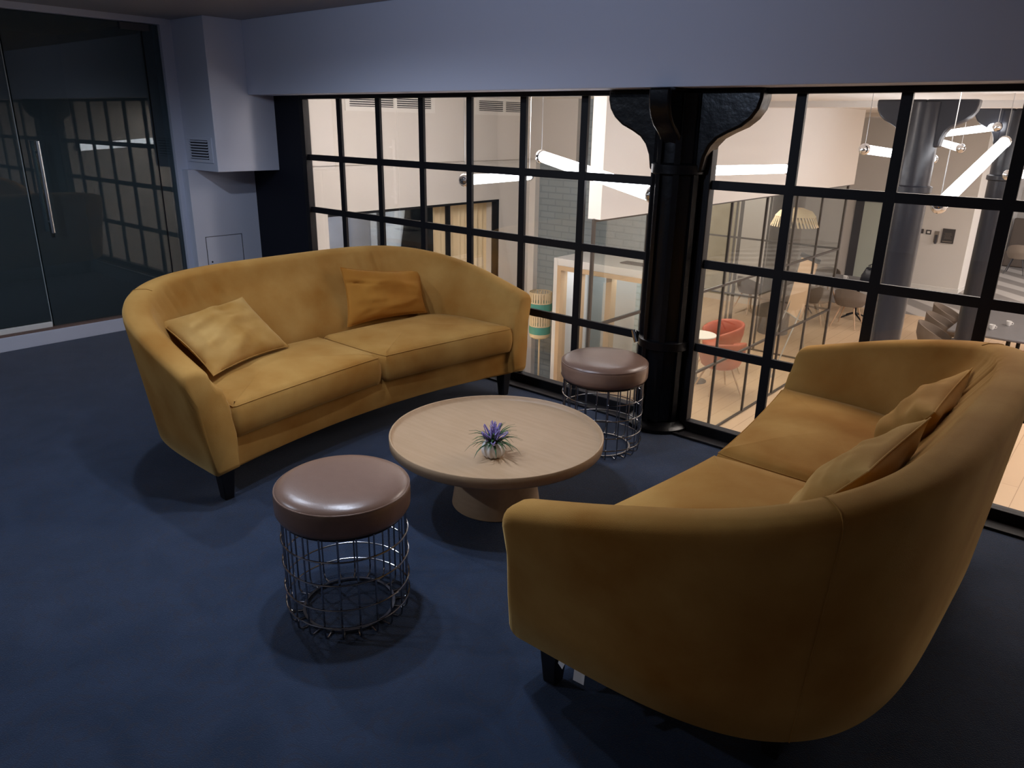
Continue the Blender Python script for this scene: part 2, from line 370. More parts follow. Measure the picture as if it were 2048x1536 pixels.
MB().box(-0.001, 0.0015, -0.155, 0.16, -0.245, 0.26).build('hatch_gap', 'darkgrey', hh, smooth=False)
MB().tube([(0.003, -0.12, 0.06), (0.007, -0.12, 0.06)], 0.007, 12).build('lock', 'black', hh)

# ================================================================ BLACK GRID WINDOW
def window(name, x0, x1, bars, rows_z, pane=True):
    w = empty(name, (x0, 0, 0), kind='structure')
    f = MB().box(0, x1-x0, -0.028, 0.028, 0.0, 0.055).box(0, x1-x0, -0.028, 0.028, 1.665, ZB+0.01)
    f.box(0, 0.045, -0.028, 0.028, 0.055, 1.665).box(x1-x0-0.045, x1-x0, -0.028, 0.028, 0.055, 1.665)
    f.build('window_frame', 'black', w, smooth=False, bevel=0.004)
    for b in bars: B(b-x0-0.022, b-x0+0.022, -0.010, 0.008, 0.05, 1.67).build('glazing_bar', 'black', w, smooth=False)
    for z in rows_z: B(0.04, x1-x0-0.04, -0.0095, 0.0075, z-0.021, z+0.021).build('glazing_rail', 'black', w, smooth=False)
    B(0.03, x1-x0-0.03, -0.004, 0.004, 0.045, 1.675).build('glass_pane', 'glass', w, smooth=False)
    MB().box(0, x1-x0, -0.125, -0.10, 0.0, 0.012).box(0, x1-x0, -0.10, -0.02, 0.0, 0.006).build('threshold', 'black', w, smooth=False, bevel=0.002)
    return w
PW = 0.42
rows = (1.261, 0.882, 0.455)
w1 = window('window_1', -0.02, 3.0, [PW*k for k in range(1, 7)], rows)
window('window_2', 3.235, 7.5, [3.6586+PW*k for k in range(0, 9)], rows)

MB().tube([(2.945, -0.035, 0.485), (2.975, -0.045, 0.425)], 0.013, 12).build('latch_pin', 'chrome2', w1)

# ================================================================ CAST IRON COLUMNS
def column(loc, m, label, ztop, zbot, rings, four=True, bs=(1.0, 0.88)):
    t = empty('column', loc, label=label, cat='column', group='cast iron columns')
    sh = MB().lathe([(0.115, zbot), (0.115, ztop-0.02)], 32)
    for a in range(8 if four else 0):
        an = a*PI/4+PI/8; cs, sn = math.cos(an), math.sin(an)
        sh.obox((0.118*cs, 0.118*sn, (zbot+ztop)/2), (-0.014*sn, 0.014*cs, 0), (0.010*cs, 0.010*sn, 0), (0, 0, (ztop-zbot)/2-0.02))
    sh.build('shaft', m, t, bevel=0)
    for z in rings: MB().lathe([(0.118, z-0.03), (0.136, z-0.02), (0.136, z+0.02), (0.118, z+0.03)], 32).build('collar', m, t)
    out = [(0.40, 0.0), (0.40, -0.05), (0.388, -0.10), (0.36, -0.145), (0.315, -0.185), (0.255, -0.215), (0.205, -0.245), (0.172, -0.285), (0.15, -0.34), (0.138, -0.42), (0.0, -0.42), (0.0, 0.0)]
    for k in range(4 if four else 2):
        b = MB().prism([(x, z) for x, z in [(x if x < 0.139 and 0 else 0.118+(x-0.118)*bs[0] if x > 0.118 else x, z*bs[1]) for x, z in out]], -0.055, 0.055, 'y')
        an = k*PI/2 if four else k*PI
        ca, sa = math.cos(an), math.sin(an); sc = 1.0 if (k % 2 == 0 or not four) else 0.62
        b.v = [(x*sc*ca-y*sa, x*sc*sa+y*ca, ztop+z) for x, y, z in b.v]
        b.build('bracket', m, t, bevel=0.012)
    MB().lathe([(0.118, zbot), (0.17, zbot), (0.17, zbot+0.02), (0.13, zbot+0.05)], 32).build('base', m, t)
    return t
column((3.115, -0.03, 0), 'iron', 'glossy black cast iron column with curved brackets between the two black grid windows', ZB-0.002, 0.0, (1.33, 0.46))
column((3.42, 3.1, 0), 'iron2', 'dark cast iron column with brackets standing nearest beyond the right hand window', ZT-0.055, ZF, (1.1, -0.6), four=False, bs=(0.80, 0.80))
column((3.62, 5.6, 0), 'iron2', 'dark cast iron column furthest right beyond the glass, behind a hanging tube light', ZT-0.055, ZF, (1.1, -0.6), four=False, bs=(0.80, 0.80))

# ================================================================ SOFAS
LV, DU = 0.965, 0.885
def plan(npts=181):
    raw = []
    for i in range(1201):
        a = -PI/2+PI*i/1200
        raw.append(Vector((DU*max(math.cos(a), 0)**0.5, LV*math.copysign(abs(math.sin(a))**0.5, math.sin(a)))))
    L = [0]
    for i in range(1, len(raw)): L.append(L[-1]+(raw[i]-raw[i-1]).length)
    out = []; j = 0
    for k in range(npts):
        t = L[-1]*k/(npts-1)
        while j < len(L)-2 and L[j+1] < t: j += 1
        f = (t-L[j])/max(L[j+1]-L[j], 1e-9); out.append(raw[j].lerp(raw[j+1], min(f, 1)))
    return out
PL = plan()
def pnorm(i):
    t = PL[min(i+1, len(PL)-1)]-PL[max(i-1, 0)]; t.normalize()
    n = Vector((t.y, -t.x))
    if i in (0, len(PL)-1): n = Vector((0, -1 if i == 0 else 1))
    return n
def inner_off(n): return 0.105+0.175*max(n.x, 0)**1.3
def section(i):
    p = PL[i]; n = pnorm(i); s = max(n.x, 0)
    h = 0.605+0.255*min(p.x, 0.95)
    fl = 0.085-0.03*s; io = inner_off(n)
    def oz(z): return fl*((z-0.156)/(h-0.05-0.156))
    prof = [(-0.012, 0.148), (0.0, 0.156), (oz(0.27), 0.27), (oz(0.40), 0.40), (oz(h-0.16), h-0.16), (fl, h-0.05), (fl, h-0.030), (fl-0.006, h-0.014),
            (fl-0.018, h-0.004), (fl-0.040, h), (fl-0.075, h), (fl-0.098, h-0.007), (fl-0.114, h-0.024), (fl-0.122, h-0.050),
            (fl-0.122-(io+fl-0.122)*0.35, h-0.050-(h-0.50)*0.35), (-io+0.02, 0.50), (-io, 0.43), (-io-0.01, 0.30), (-io, 0.16)]
    fr = i/(len(PL)-1); wv = 0.0                       # soft vertical gathers in the inner back
    for c0, sg in ((0.30, 0.07), (0.66, 0.05)):
        wv += math.exp(-((fr-c0)/sg)**2)*(0.55*math.sin(i*2.05)+0.45*math.sin(i*1.37+1))
    prof = [(o+(0.009*wv if k in (13, 14) else 0.004*wv if k == 15 else 0), z) for k, (o, z) in enumerate(prof)]
    return [Vector((p.x+n.x*o, p.y+n.y*o, z)) for o, z in prof]
def u_front(v): return 0.125*(1-(v/0.93)**2)
def make_sofa(mirror, name, label, loc):
    """local x = depth from the arm fronts towards the back; mirror -1 turns the back to -x"""
    t = empty(name, loc, label=label, cat='sofa')
    def mx(b): b.v = [(x*mirror, y, z) for x, y, z in b.v]; return b
    secs = [section(i) for i in range(len(PL))]
    for idx in (0, len(PL)-1):                      # lean the arm fronts back a little towards the top
        for k, q in enumerate(secs[idx]): q.x += 0.0
    rings = []
    def cap(sec, amt):
        c = sum(sec, Vector())/len(sec); out = []
        for q in sec:
            w = q.lerp(c, 0.0); dv = c-q; Ld = dv.length
            w = q+dv*min(amt*1.0/Ld, 0.5) if Ld > 0 else q
            out.append(w)
        return out
    for e, a in ((-0.030, 0.030), (-0.024, 0.015), (-0.012, 0.005)):
        rings.append([Vector((q.x+e, q.y, q.z)) for q in cap(secs[0], a)])
    rings += secs
    for e, a in ((-0.012, 0.005), (-0.024, 0.015), (-0.030, 0.030)):
        rings.append([Vector((q.x+e, q.y, q.z)) for q in cap(secs[-1], a)])
    for rg in rings:
        for q in rg:
            fade = max(0, 1-max(q.x, 0)/0.35); q.x += 0.035*fade*max(0, (q.z-0.15)/0.45)
    b = MB().loft(rings)
    # soft gathers on the inner back
    nv = []
    for (x, y, z) in b.v:
        w = 0.0
        nv.append((x, y, z+w))
    b.v = nv
    mx(b).build('backrest_shell', 'velvet', t, ang=60)
    base = [(u_front(v/20), v/20) for v in range(-18, 19)]
    back = [(p.x-pnorm(i).x*0.03, p.y-pnorm(i).y*0.03) for i, p in enumerate(PL) if p.x > 0.12][::-1]
    poly = base+back
    bb = MB(); n = len(poly); cx, cy = 0.45, 0
    def ring(ins, z): return [Vector((x+(cx-x)*ins, y+(cy-y)*ins, z)) for x, y in poly]
    bb.loft([ring(0.03, 0.147), ring(0.008, 0.150), ring(0, 0.160), ring(0, 0.285), ring(0.02, 0.295), ring(0.5, 0.295)])
    mx(bb).build('seat_base', 'velvet', t, ang=50)
    for sgn in (-1, 1):
        vs = [0.006+0.86*k/22 for k in range(23)]
        front = [(u_front(v*sgn)-0.032-0.016*math.sin(PI*min(1, v/0.86)), v) for v in vs]
        inner = []
        for i in range(len(PL)):
            p, nn = PL[i], pnorm(i)
            if p.y < 0: continue
            o = inner_off(nn)+0.004; q = (p.x-nn.x*o, p.y-nn.y*o)
            if q[1] > 0.006: inner.append(q)
        inner = [q for q in inner][::-1]            # from the arm front round to the middle of the back
        inner = [q for q in inner if q[0] > 0.05]
        inner.append((inner[-1][0], 0.006))
        poly = front+inner
        for _ in range(2):                          # Chaikin rounding of the corners
            o2 = []
            for k in range(len(poly)):
                a, c = Vector(poly[k]), Vector(poly[(k+1) % len(poly)]); o2 += [a.lerp(c, .25)[:], a.lerp(c, .75)[:]]
            poly = o2
        # resample evenly
        P2 = [Vector(p) for p in poly]; Ls = [0]
        for k in range(len(P2)): Ls.append(Ls[-1]+(P2[(k+1) % len(P2)]-P2[k]).length)
        NN = 120; rs = []
        j = 0
        for k in range(NN):
            tt = Ls[-1]*k/NN
            while Ls[j+1] < tt: j += 1
            rs.append(P2[j].lerp(P2[(j+1) % len(P2)], (tt-Ls[j])/max(Ls[j+1]-Ls[j], 1e-9)))
        cc = Vector((0.36, 0.43))
        area2 = sum(rs[k].x*rs[(k+1) % NN].y-rs[(k+1) % NN].x*rs[k].y for k in range(NN)); osg = 1 if area2 > 0 else -1
        def inset(dd):
            out = []
            for k in range(NN):
                tg = rs[(k+1) % NN]-rs[k-1]; tg.normalize(); nn = Vector((tg.y, -tg.x))
                out.append(rs[k]-nn*dd*osg)
            return out
        rg = []
        for dd, z in ((0.030, 0.282), (0.010, 0.290), (0.0, 0.308), (-0.006, 0.35), (-0.003, 0.392), (0.003, 0.415), (0.012, 0.430), (0.026, 0.440)):
            rg.append([Vector((q.x, q.y*sgn, z)) for q in inset(dd)])
        base_in = inset(0.026)
        for f in (0.12, 0.26, 0.42, 0.6, 0.8, 0.96):
            out = []
            for q in base_in:
                w = q.lerp(cc, f); zz = 0.440+0.024*(1-(1-f)**2)+0.006*noise.noise(Vector((w.x*6, w.y*6*sgn, 1.3*mirror)))
                out.append(Vector((w.x, w.y*sgn, zz)))
            rg.append(out)
        cu = mx(MB().loft(rg)).build('seat_cushion', 'velvet', t, ang=70)
        pp = [(q.x*mirror, q.y*sgn, 0.424) for q in inset(0.0065)]
        MB().tube(pp, 0.0022, 6, closed=True).build('piping', 'velvet', cu)
    for (ux, vy) in ((0.075, 0.885), (0.075, -0.885), (0.66, 0.72), (0.66, -0.72)):
        lg = MB(); k = 0.021; kt = 0.034
        lg.loft([[Vector((ux+a*k, vy+c*k, 0.0)) for a, c in ((-1,-1),(1,-1),(1,1),(-1,1))], [Vector((ux+a*kt, vy+c*kt, 0.165)) for a, c in ((-1,-1),(1,-1),(1,1),(-1,1))]])
        mx(lg).build('leg', 'blackwood', t, bevel=0.004)
    # seams over the rim and down the outside, where the back panel meets the arms
    for fr in (0.235, 0.765):
        i = int(fr*(len(PL)-1)); sec = section(i); nn = pnorm(i)
        pts = [q+Vector((nn.x, nn.y, 0))*0.0012 if k < 7 else q+Vector((0, 0, 0.0012)) for k, q in enumerate(sec[1:12])]
        mx(MB().tube(pts, 0.0016, 6)).build('seam', 'velvet', t)
    return t
sofa1 = make_sofa(-1, 'curved_sofa', 'mustard velvet curved two-seat sofa in front of the dark glass room', (2.285, -1.157, 0))
sofa2 = make_sofa(1, 'curved_sofa', 'mustard velvet curved sofa seen from behind, nearest the camera on the right', (3.845, -1.11, 0))
for o in (sofa1, sofa2): o['group'] = 'mustard curved sofas'
def quadtag(pts, th=0.0006):
    a, b, c, dd = map(Vector, pts); n = (b-a).cross(dd-a).normalized()*th
    return MB().loft([[a+n, b+n, c+n, dd+n], [a-n, b-n, c-n, dd-n]])
quadtag([(0.135, -0.935, 0.150), (0.160, -0.940, 0.150), (0.158, -0.958, 0.128), (0.136, -0.948, 0.130)]).build('care_tag', 'tag', sofa2)
quadtag([(0.180, -0.930, 0.150), (0.215, -0.930, 0.150), (0.232, -0.962, 0.120), (0.200, -0.966, 0.122)]).build('care_tag', 'tag', sofa2)

# ================================================================ SCATTER CUSHIONS
def pillow(name, A, Bq, Cq, D, T, m, label, seed, wr=0.010, group='scatter cushions on the sofas', slit=False):
    """A,B bottom corners, C,D top corners (seen from the front); normal points to the front"""
    A, Bq, Cq, D = map(Vector, (A, Bq, Cq, D)); ctr = (A+Bq+Cq+D)/4
    n = (Bq-A).cross(D-A).normalized(); N = 36; vs = []; idx = {}
    def pt(i, j, side):
        s_, t_ = i/N, j/N
        a, b = 2*s_-1, 2*t_-1
        # concave edges between pointed corners
        s2 = 0.5+0.5*a*(1-0.075*(1-b*b)); t2 = 0.5+0.5*b*(1-0.11*(1-a*a))
        p = A.lerp(Bq, s2).lerp(D.lerp(Cq, s2), t2)
        e = ((1-a*a)*(1-b*b)); th = T*0.5*max(e, 0)**0.5
        q = Vector((s_*3.0+seed, t_*2.2-seed, side*2.0+seed*.3))
        w = noise.noise(q*1.6)*1.0+0.6*noise.noise(Vector((s_*2.4+seed*2, t_*9, side)))
        rad = 1-2*abs(noise.noise(Vector((s_*1.6+t_*1.2+seed, t_*2.6-s_*1.3+seed, side))))
        wf = min(1, max(e, 0)*3)
        p = p+n*side*(th+(w*wr+rad*wr*1.1)*wf)
        if slit and side > 0:
            dl = (t_-(0.74-0.16*s_)); 
            if s_ < 0.42: p = p-n*0.016*math.exp(-(dl/0.022)**2)*(1-s_/0.42)
        return p-ctr
    fs = []
    def vid(i, j, side):
        if i in (0, N) or j in (0, N): side = 0
        key = (i, j, side)
        if key not in idx:
            idx[key] = len(vs); vs.append(pt(i, j, side))
        return idx[key]
    for side in (1, -1):
        for i in range(N):
            for j in range(N):
                f = (vid(i, j, side), vid(i+1, j, side), vid(i+1, j+1, side), vid(i, j+1, side))
                fs.append(f if side > 0 else f[::-1])
    o = MB().add(vs, fs).build('cushion_cover', m, None, ang=80)
    root = empty(name, ctr, label=label, cat='cushion', group=group)
    o.parent = root
    ed = [pt(i, 0, 0) for i in range(N)]+[pt(N, j, 0) for j in range(N)]+[pt(N-i, N, 0) for i in range(N)]+[pt(0, N-j, 0) for j in range(N)]
    MB().tube(ed, 0.0025, 6, closed=True).build('edge_seam', m, root)
    return root
pillow('scatter_cushion', (2.020, -1.945, 0.478), (1.835, -1.450, 0.470), (1.550, -1.510, 0.680), (1.650, -1.985, 0.655), 0.115, 'velvet_pale',
       'pale mustard velvet cushion lying back in the near corner of the left sofa', 1.3, 0.013)
pillow('scatter_cushion', (1.700, -0.990, 0.455), (1.760, -0.455, 0.455), (1.60, -0.345, 0.672), (1.585, -0.930, 0.760), 0.12, 'velvet_dark',
       'amber velvet cushion propped upright against the back of the left sofa', 4.1, 0.009, slit=True)
pillow('scatter_cushion', (4.385, -1.135, 0.458), (4.330, -1.640, 0.458), (4.545, -1.560, 0.715), (4.575, -1.080, 0.730), 0.12, 'velvet_pale',
       'pale olive velvet cushion on the near right sofa, the one closer to the camera', 7.7, 0.012)
pillow('scatter_cushion', (4.370, -0.480, 0.458), (4.385, -0.990, 0.458), (4.560, -0.95, 0.705), (4.560, -0.420, 0.725), 0.13, 'velvet',
       'brown mustard cushion on the near right sofa, behind the pale olive one', 9.2, 0.014)

# ================================================================ STOOLS
def make_stool(loc, label, rz=0):
    t = empty('wire_stool', loc, rz, label=label, cat='stool', group='wire cage stools')
    R = 0.211
    MB().lathe([(0.190, 0.362), (0.203, 0.366), (0.210, 0.380), (R, 0.40), (R, 0.425), (0.2095, 0.438), (0.206, 0.446), (0.200, 0.453), (0.188, 0.460), (0.165, 0.466), (0.12, 0.470), (0.06, 0.472), (0.01, 0.4725)], 72).build('seat', 'leather', t, ang=80)
    MB().tube([(0.2075*math.cos(2*PI*k/72), 0.2075*math.sin(2*PI*k/72), 0.4445) for k in range(72)], 0.0026, 6, closed=True).build('piping', 'leather', t)
    MB().lathe([(0.185, 0.352), (0.192, 0.352), (0.192, 0.364), (0.185, 0.364)], 48).build('seat_plate', 'blackwood', t)
    def ringm(Rr, z, th): return MB().tube([(Rr*math.cos(2*PI*k/64), Rr*math.sin(2*PI*k/64), z) for k in range(64)], th, 8, closed=True)
    for z in (0.285, 0.205, 0.118, 0.055): ringm(0.1985, z, 0.0028).build('hoop', 'chrome', t)
    b = MB().lathe([(0.141, 0.004), (0.150, 0.004), (0.150, 0.010), (0.141, 0.010), (0.141, 0.004)], 64, cap0=False, cap1=False); b.build('base_ring', 'chrome', t)
    rod = None
    for k in range(22):
        if rod is None:
            pts = [(0.193, 0, 0.358), (0.193, 0, 0.03), (0.191, 0, 0.016), (0.186, 0, 0.007), (0.178, 0, 0.0038), (0.146, 0, 0.0036)]
            rod = MB().tube(pts, 0.0030, 8).build('wire_rod', 'chrome', t); rod.rotation_euler = (0, 0, 0)
        else:
            c = rod.copy(); C.objects.link(c); c.parent = t; c.rotation_euler = (0, 0, 2*PI*k/22)
    return t
stool = make_stool((3.197, -2.164, 0), 'large brown leather wire-cage stool standing nearest the camera, left of the coffee table', 0.1)
dup(stool, (3.058, -0.500, 0), 0.3, 'round brown leather stool on a wire cage standing beside the black iron column')

# ================================================================ COFFEE TABLE
t = empty('coffee_table', (3.068, -1.293, 0), label='low round pale wood coffee table on a wide pedestal between the sofas', cat='table')
MB().lathe([(0.20, 0.268), (0.40, 0.268), (0.428, 0.271), (0.439, 0.280), (0.4405, 0.317), (0.4385, 0.3205), (0.434, 0.3205), (0.431, 0.316), (0.428, 0.305), (0.422, 0.3005), (0.30, 0.300), (0.01, 0.300)], 120).build('tabletop', 'beech', t, ang=50)
MB().lathe([(0.182, 0.0), (0.186, 0.004), (0.165, 0.14), (0.160, 0.268)], 72).build('pedestal', 'beech', t, ang=50)

# vase with artificial lavender
vs_ = empty('potted_lavender', (3.188, -1.447, 0.3008), label='small artificial lavender in a white ribbed pot on the coffee table', cat='plant')
def wobr(a, i): return 1+0.055*math.cos(12*a+(i*0.55))*(1 if 0 < i < 9 else 0.2)
MB().lathe([(0.030, 0.0), (0.036, 0.003), (0.043, 0.015), (0.0455, 0.028), (0.044, 0.040), (0.040, 0.050), (0.034, 0.058), (0.031, 0.061), (0.028, 0.060), (0.0275, 0.05)], 96, wob=wobr).build('pot', 'ceramic', vs_, ang=30)
MB().lathe([(0.026, 0.046), (0.026, 0.052), (0.01, 0.055)], 24).build('filler', 'soil', vs_)
lf = MB(); rnd = random.Random(5)
for k in range(60):
    a = rnd.uniform(0, 2*PI); L = rnd.uniform(0.06, 0.115); el = rnd.uniform(0.28, 1.35); w = rnd.uniform(0.0026, 0.0050)
    base = Vector((rnd.uniform(0, .012)*math.cos(a), rnd.uniform(0, .012)*math.sin(a), 0.05))
    side = Vector((-math.sin(a), math.cos(a), 0)); rg = []
    for q in range(6):
        f = q/5; e2 = el-0.55*f*f
        p = base+Vector((math.cos(a)*math.cos(e2), math.sin(a)*math.cos(e2), math.sin(e2)))*L*f
        ww = w*(math.sin(PI*min(1, f*0.8+0.2))+0.05); nn = Vector((0, 0, 0.0004))
        rg.append([p-side*ww, p+nn, p+side*ww, p-nn])
    lf.loft(rg)
lf.build('leaves', 'leaf', vs_, ang=70)
for k in range(11):
    a = k*2.4+0.3; el = 1.5-0.11*k*0.9 if k < 9 else 0.35; L = 0.09-0.002*k; b = MB()
    dr = Vector((math.cos(a)*math.cos(el), math.sin(a)*math.cos(el), math.sin(el))); p0 = Vector((0, 0, 0.052))
    b.tube([p0, p0+dr*L], 0.001, 5)
    s1 = dr.cross(Vector((0.3, 0.2, 1))).normalized(); s2 = dr.cross(s1)
    for q in range(34):
        f = 0.42+0.6*q/34; an = q*2.1; rr = 0.0078*(1.15-0.75*(q/34)); c = p0+dr*L*f+(s1*math.cos(an)+s2*math.sin(an))*rr
        g = 0.0042*(1.1-0.5*q/34)
        b.add([c+Vector(v)*g for v in ((1,0,0),(-1,0,0),(0,1,0),(0,-1,0),(0,0,1),(0,0,-1))], [(0,2,4),(2,1,4),(1,3,4),(3,0,4),(2,0,5),(1,2,5),(3,1,5),(0,3,5)])
    b.build('flower_spike', 'lavender', vs_)

# ================================================================ ATRIUM SHELL
struct('floor_lower', B(-9, 9, 0.10, 13.4, ZF-0.1, ZF), 'woodfloor', smooth=False)
struct('floor_striped', B(-9, 9, 13.4, 24, ZF-0.1, ZF), 'stripes', smooth=False)
struct('ceiling_atrium', B(-9, 9, 0.10, 24, ZT, ZT+0.1), 'white', smooth=False)
struct('beam_atrium', MB().box(-1.0, 9, 4.95, 5.25, ZT-0.06, ZT).box(-1.0, 9, 10.5, 10.8, ZT-0.06, ZT), 'white', smooth=False)
struct('wall_under_floor', B(-9, 9, 0.0, 0.10, ZF, -0.30), 'white', smooth=False)
X1 = -1.0
wl = MB().box(X1-0.2, X1, 0.03, 0.875, ZF, 1.09).box(X1-0.2, X1, 0.875, 3.285, 0.69, 1.09).box(X1-0.2, X1, 3.285, 3.92, ZF, 1.09)
wl.box(X1-0.2, X1-0.02, 0.03, 3.92, 1.09, 1.13).box(X1-0.2, X1+0.02, 0.03, 3.92, 1.13, ZT)
struct('wall_atrium_left', wl, 'white', smooth=False)
struct('wall_atrium_brick', B(X1-0.2, 1.17, 3.92, 4.05, ZF, ZT), 'brick', smooth=False)
struct('wall_brick_bulkhead', B(X1, -0.28, 3.78, 3.92, 1.13, ZT), 'bulk', smooth=False)
struct('trim_4', B(X1, X1+0.09, 3.84, 3.92, ZF, 1.13), 'white', smooth=False)
struct('wall_bulkhead', B(1.17, 1.30, 2.0, 8.65, 0.76, ZT), 'white', smooth=False)
struct('wall_far', MB().box(-9, 1.6, 16.5, 16.62, ZF, ZT).box(1.48, 1.6, 16.62, 23, ZF, ZT), 'white', smooth=False)
struct('baseboard_far', MB().box(-9, 1.615, 16.485, 16.5, ZF, ZF+0.10).box(1.6, 1.615, 16.5, 23, ZF, ZF+0.10), 'white2', smooth=False)
struct('wall_far_right', B(1.6, 9, 23, 23.1, ZF, ZT), 'bulk', smooth=False)
struct('wall_atrium_right', B(7.4, 7.5, 0.1, 23, ZF, ZT), 'white', smooth=False)
struct('wall_meeting_left', B(-3.1, -3.0, 4.05, 16.5, ZF, ZT), 'white', smooth=False)
struct('ceiling_meeting', B(-3.0, 1.17, 4.05, 8.65, 0.76, 0.84), 'white', smooth=False)

# dark shopfront and curtain niche in the left wall
w5 = empty('window_5', (X1, 0.88, ZF), kind='structure')
B(-0.06, -0.04, 0, 1.38, 0.0, 2.74).build('glass_pane', 'tgla', w5, smooth=False)
B(-0.08, -0.02, 0.64, 0.70, 0.0, 2.74).build('mullion', 'thinframe', w5, smooth=False)
B(-0.08, -0.02, 1.60, 1.625, 0.0, 2.74).build('mullion', 'black', w5, smooth=False)
B(-0.08, 0.0, 2.365, 2.405, 0.0, 2.74).build('mullion', 'black', w5, smooth=False)
B(-0.08, 0.0, 0.0, 2.40, 2.715, 2.74).build('head_frame', 'black', w5, smooth=False)
struct('wall_niche', MB().box(-2.2, -1.06, 0.80, 0.88, ZF, 0.8).box(-2.2, -2.1, 0.88, 2.26, ZF, 0.8).box(-2.2, -1.06, 0.88, 2.26, 0.74, 0.8), 'darkglass', smooth=False)
struct('wall_niche_side', MB().box(-2.2, -1.10, 2.262, 2.30, ZF, 0.8).box(-2.2, -1.10, 3.36, 3.44, ZF, 0.8).box(-2.2, -1.10, 2.3, 3.36, 0.74, 0.8), 'white', smooth=False)
cu = MB(); NN = 90; front = [(-1.22+0.028*math.sin(k*0.75)+0.01*math.sin(k*0.31), 2.30+1.06*k/NN) for k in range(NN+1)]
cu.loft([[Vector((x, y, ZF+0.02)) for x, y in front]+[Vector((x-0.006, y, ZF+0.02)) for x, y in front[::-1]], [Vector((x, y, 0.72)) for x, y in front]+[Vector((x-0.006, y, 0.72)) for x, y in front[::-1]]])
tag(cu.build('curtain', 'cream', None, ang=80), 'warm lit cream curtain behind glass, left of the blue-grey brick wall', 'curtain')
dh = empty('door_pull', (X1-0.04, 0.93, 0.33), label='grey metal door pull low on the dark glass shopfront', cat='door handle')
MB().tube([(0.05, -0.0, 0.0), (0.05, 0.17, 0.0)], 0.016, 10).tube([(0.0, 0.02, 0), (0.05, 0.02, 0)], 0.008, 8).tube([(0.0, 0.15, 0), (0.05, 0.15, 0)], 0.008, 8).build('handle_bar', 'darkgrey', dh)

# air grilles high on the left atrium wall
def grille(y0, y1, mids, label):
    g = empty('air_grille', (X1+0.02, y0, 1.655), label=label, cat='vent', group='air grilles high on the atrium wall')
    L = y1-y0
    MB().box(0, 0.010, -0.05, L+0.05, -0.045, -0.005).box(0, 0.010, -0.05, L+0.05, 0.10, 0.13).box(0, 0.010, -0.05, 0, -0.005, 0.10).box(0, 0.010, L, L+0.05, -0.005, 0.10).build('grille_frame', 'white2', g, smooth=False)
    B(0, 0.002, 0, L, -0.005, 0.10).build('grille_backing', 'darkgrey', g, smooth=False)
    s = MB()
    for k in range(5): s.box(0.002, 0.009, 0, L, 0.003+k*0.020, 0.011+k*0.020)
    for mm in mids: s.box(0.002, 0.0105, mm-0.02, mm+0.02, -0.005, 0.10)
    s.build('slats', 'white2', g, smooth=False)
grille(1.17, 2.20, (0.55,), 'long white air grille high on the white wall, left one of two')
grille(2.91, 3.73, (0.42,), 'white air grille high on the white wall, right one near the corner')

# white booth with pale wood frame
bt = empty('booth', (-0.10, 3.20, ZF), label='white box-shaped booth with pale wood framed openings before the brick wall', cat='booth')
MB().box(0, 0.055, 0, 0.71, 0, 2.18).box(1.24, 1.30, 0, 0.71, 0, 2.18).box(0.055, 1.24, 0, 0.71, 2.10, 2.18).build('booth_shell', 'white2', bt, smooth=False, bevel=0.004)
MB().box(0.055, 0.105, -0.004, 0.12, 0, 2.10).box(0.105, 1.19, -0.004, 0.12, 2.05, 2.10).box(1.19, 1.24, -0.004, 0.12, 0, 2.10).box(0.335, 0.365, -0.004, 0.10, 0, 2.05).box(0.64, 0.71, 0.10, 0.20, 0, 2.05).build('booth_frame', 'boothframe', bt, smooth=False)
B(0.72, 1.24, 0.60, 0.62, 0, 2.10).build('tile_panel', 'tealtile', bt, smooth=False)
B(0.06, 0.72, 0.60, 0.62, 0, 2.10).build('back_panel', mat('pale_grey_panel', (0.36, 0.40, 0.41), 0.6), bt, smooth=False)
B(0.10, 1.20, 0.12, 0.50, 0.72, 0.76).build('bench_top', 'boothframe', bt, smooth=False)
B(0.06, 1.24, 0.06, 0.068, 0.05, 2.05).build('glass_panel', 'glass', bt, smooth=False)
# fitting lying on top of the booth
vt = MB().box(0, 0.30, 0, 0.14, 0, 0.012)
vt.v = [(x+0.62, y+3.42, z+ZF+2.18) for x, y, z in vt.v]
tag(vt.build('roof_hatch', 'darkgrey', None, smooth=False), 'flat grey plate lying on the roof of the white booth', 'hatch')

# floor lamp between booth and corner
fl = empty('floor_lamp', (-0.47, 3.45, ZF), label='tall floor lamp with two woven cream and teal shades beside the booth', cat='lamp')
MB().lathe([(0.14, 0), (0.14, 0.012), (0.02, 0.02)], 32).tube([(0, 0, 0.01), (0, 0, 1.70)], 0.011, 10).build('pole', 'cane', fl)
for z0, w in ((1.44, 0.135), (1.16, 0.125)):
    sh = empty('x', (0, 0, 0)); bpy.data.objects.remove(sh)
    slm = MB()
    for k in range(26):
        a = 2*PI*k/26; ca, sa = math.cos(a), math.sin(a)
        slm.obox((w*ca, w*sa, z0+0.20), (-0.0115*sa, 0.0115*ca, 0), (0.0015*ca, 0.0015*sa, 0), (0, 0, 0.055))
    slm.lathe([(w-0.004, z0+0.13), (w, z0+0.13), (w, z0+0.145), (w-0.004, z0+0.145)], 32, cap0=False, cap1=False).lathe([(w-0.004, z0+0.25), (w, z0+0.25), (w, z0+0.262), (w-0.004, z0+0.262)], 32, cap0=False, cap1=False)
    s_ = slm.build('lamp_shade', 'cane', fl, ang=40)
    MB().lathe([(w*1.02, z0+0.04), (w*1.05, z0+0.085), (w*1.02, z0+0.13)], 32, cap0=False, cap1=False).build('shade_band', 'tealband', s_)
    MB().lathe([(w*0.72, z0-0.02), (w*0.95, z0+0.0), (w*1.02, z0+0.04)], 32, cap0=False, cap1=False).build('shade_bottom', 'cane', s_)

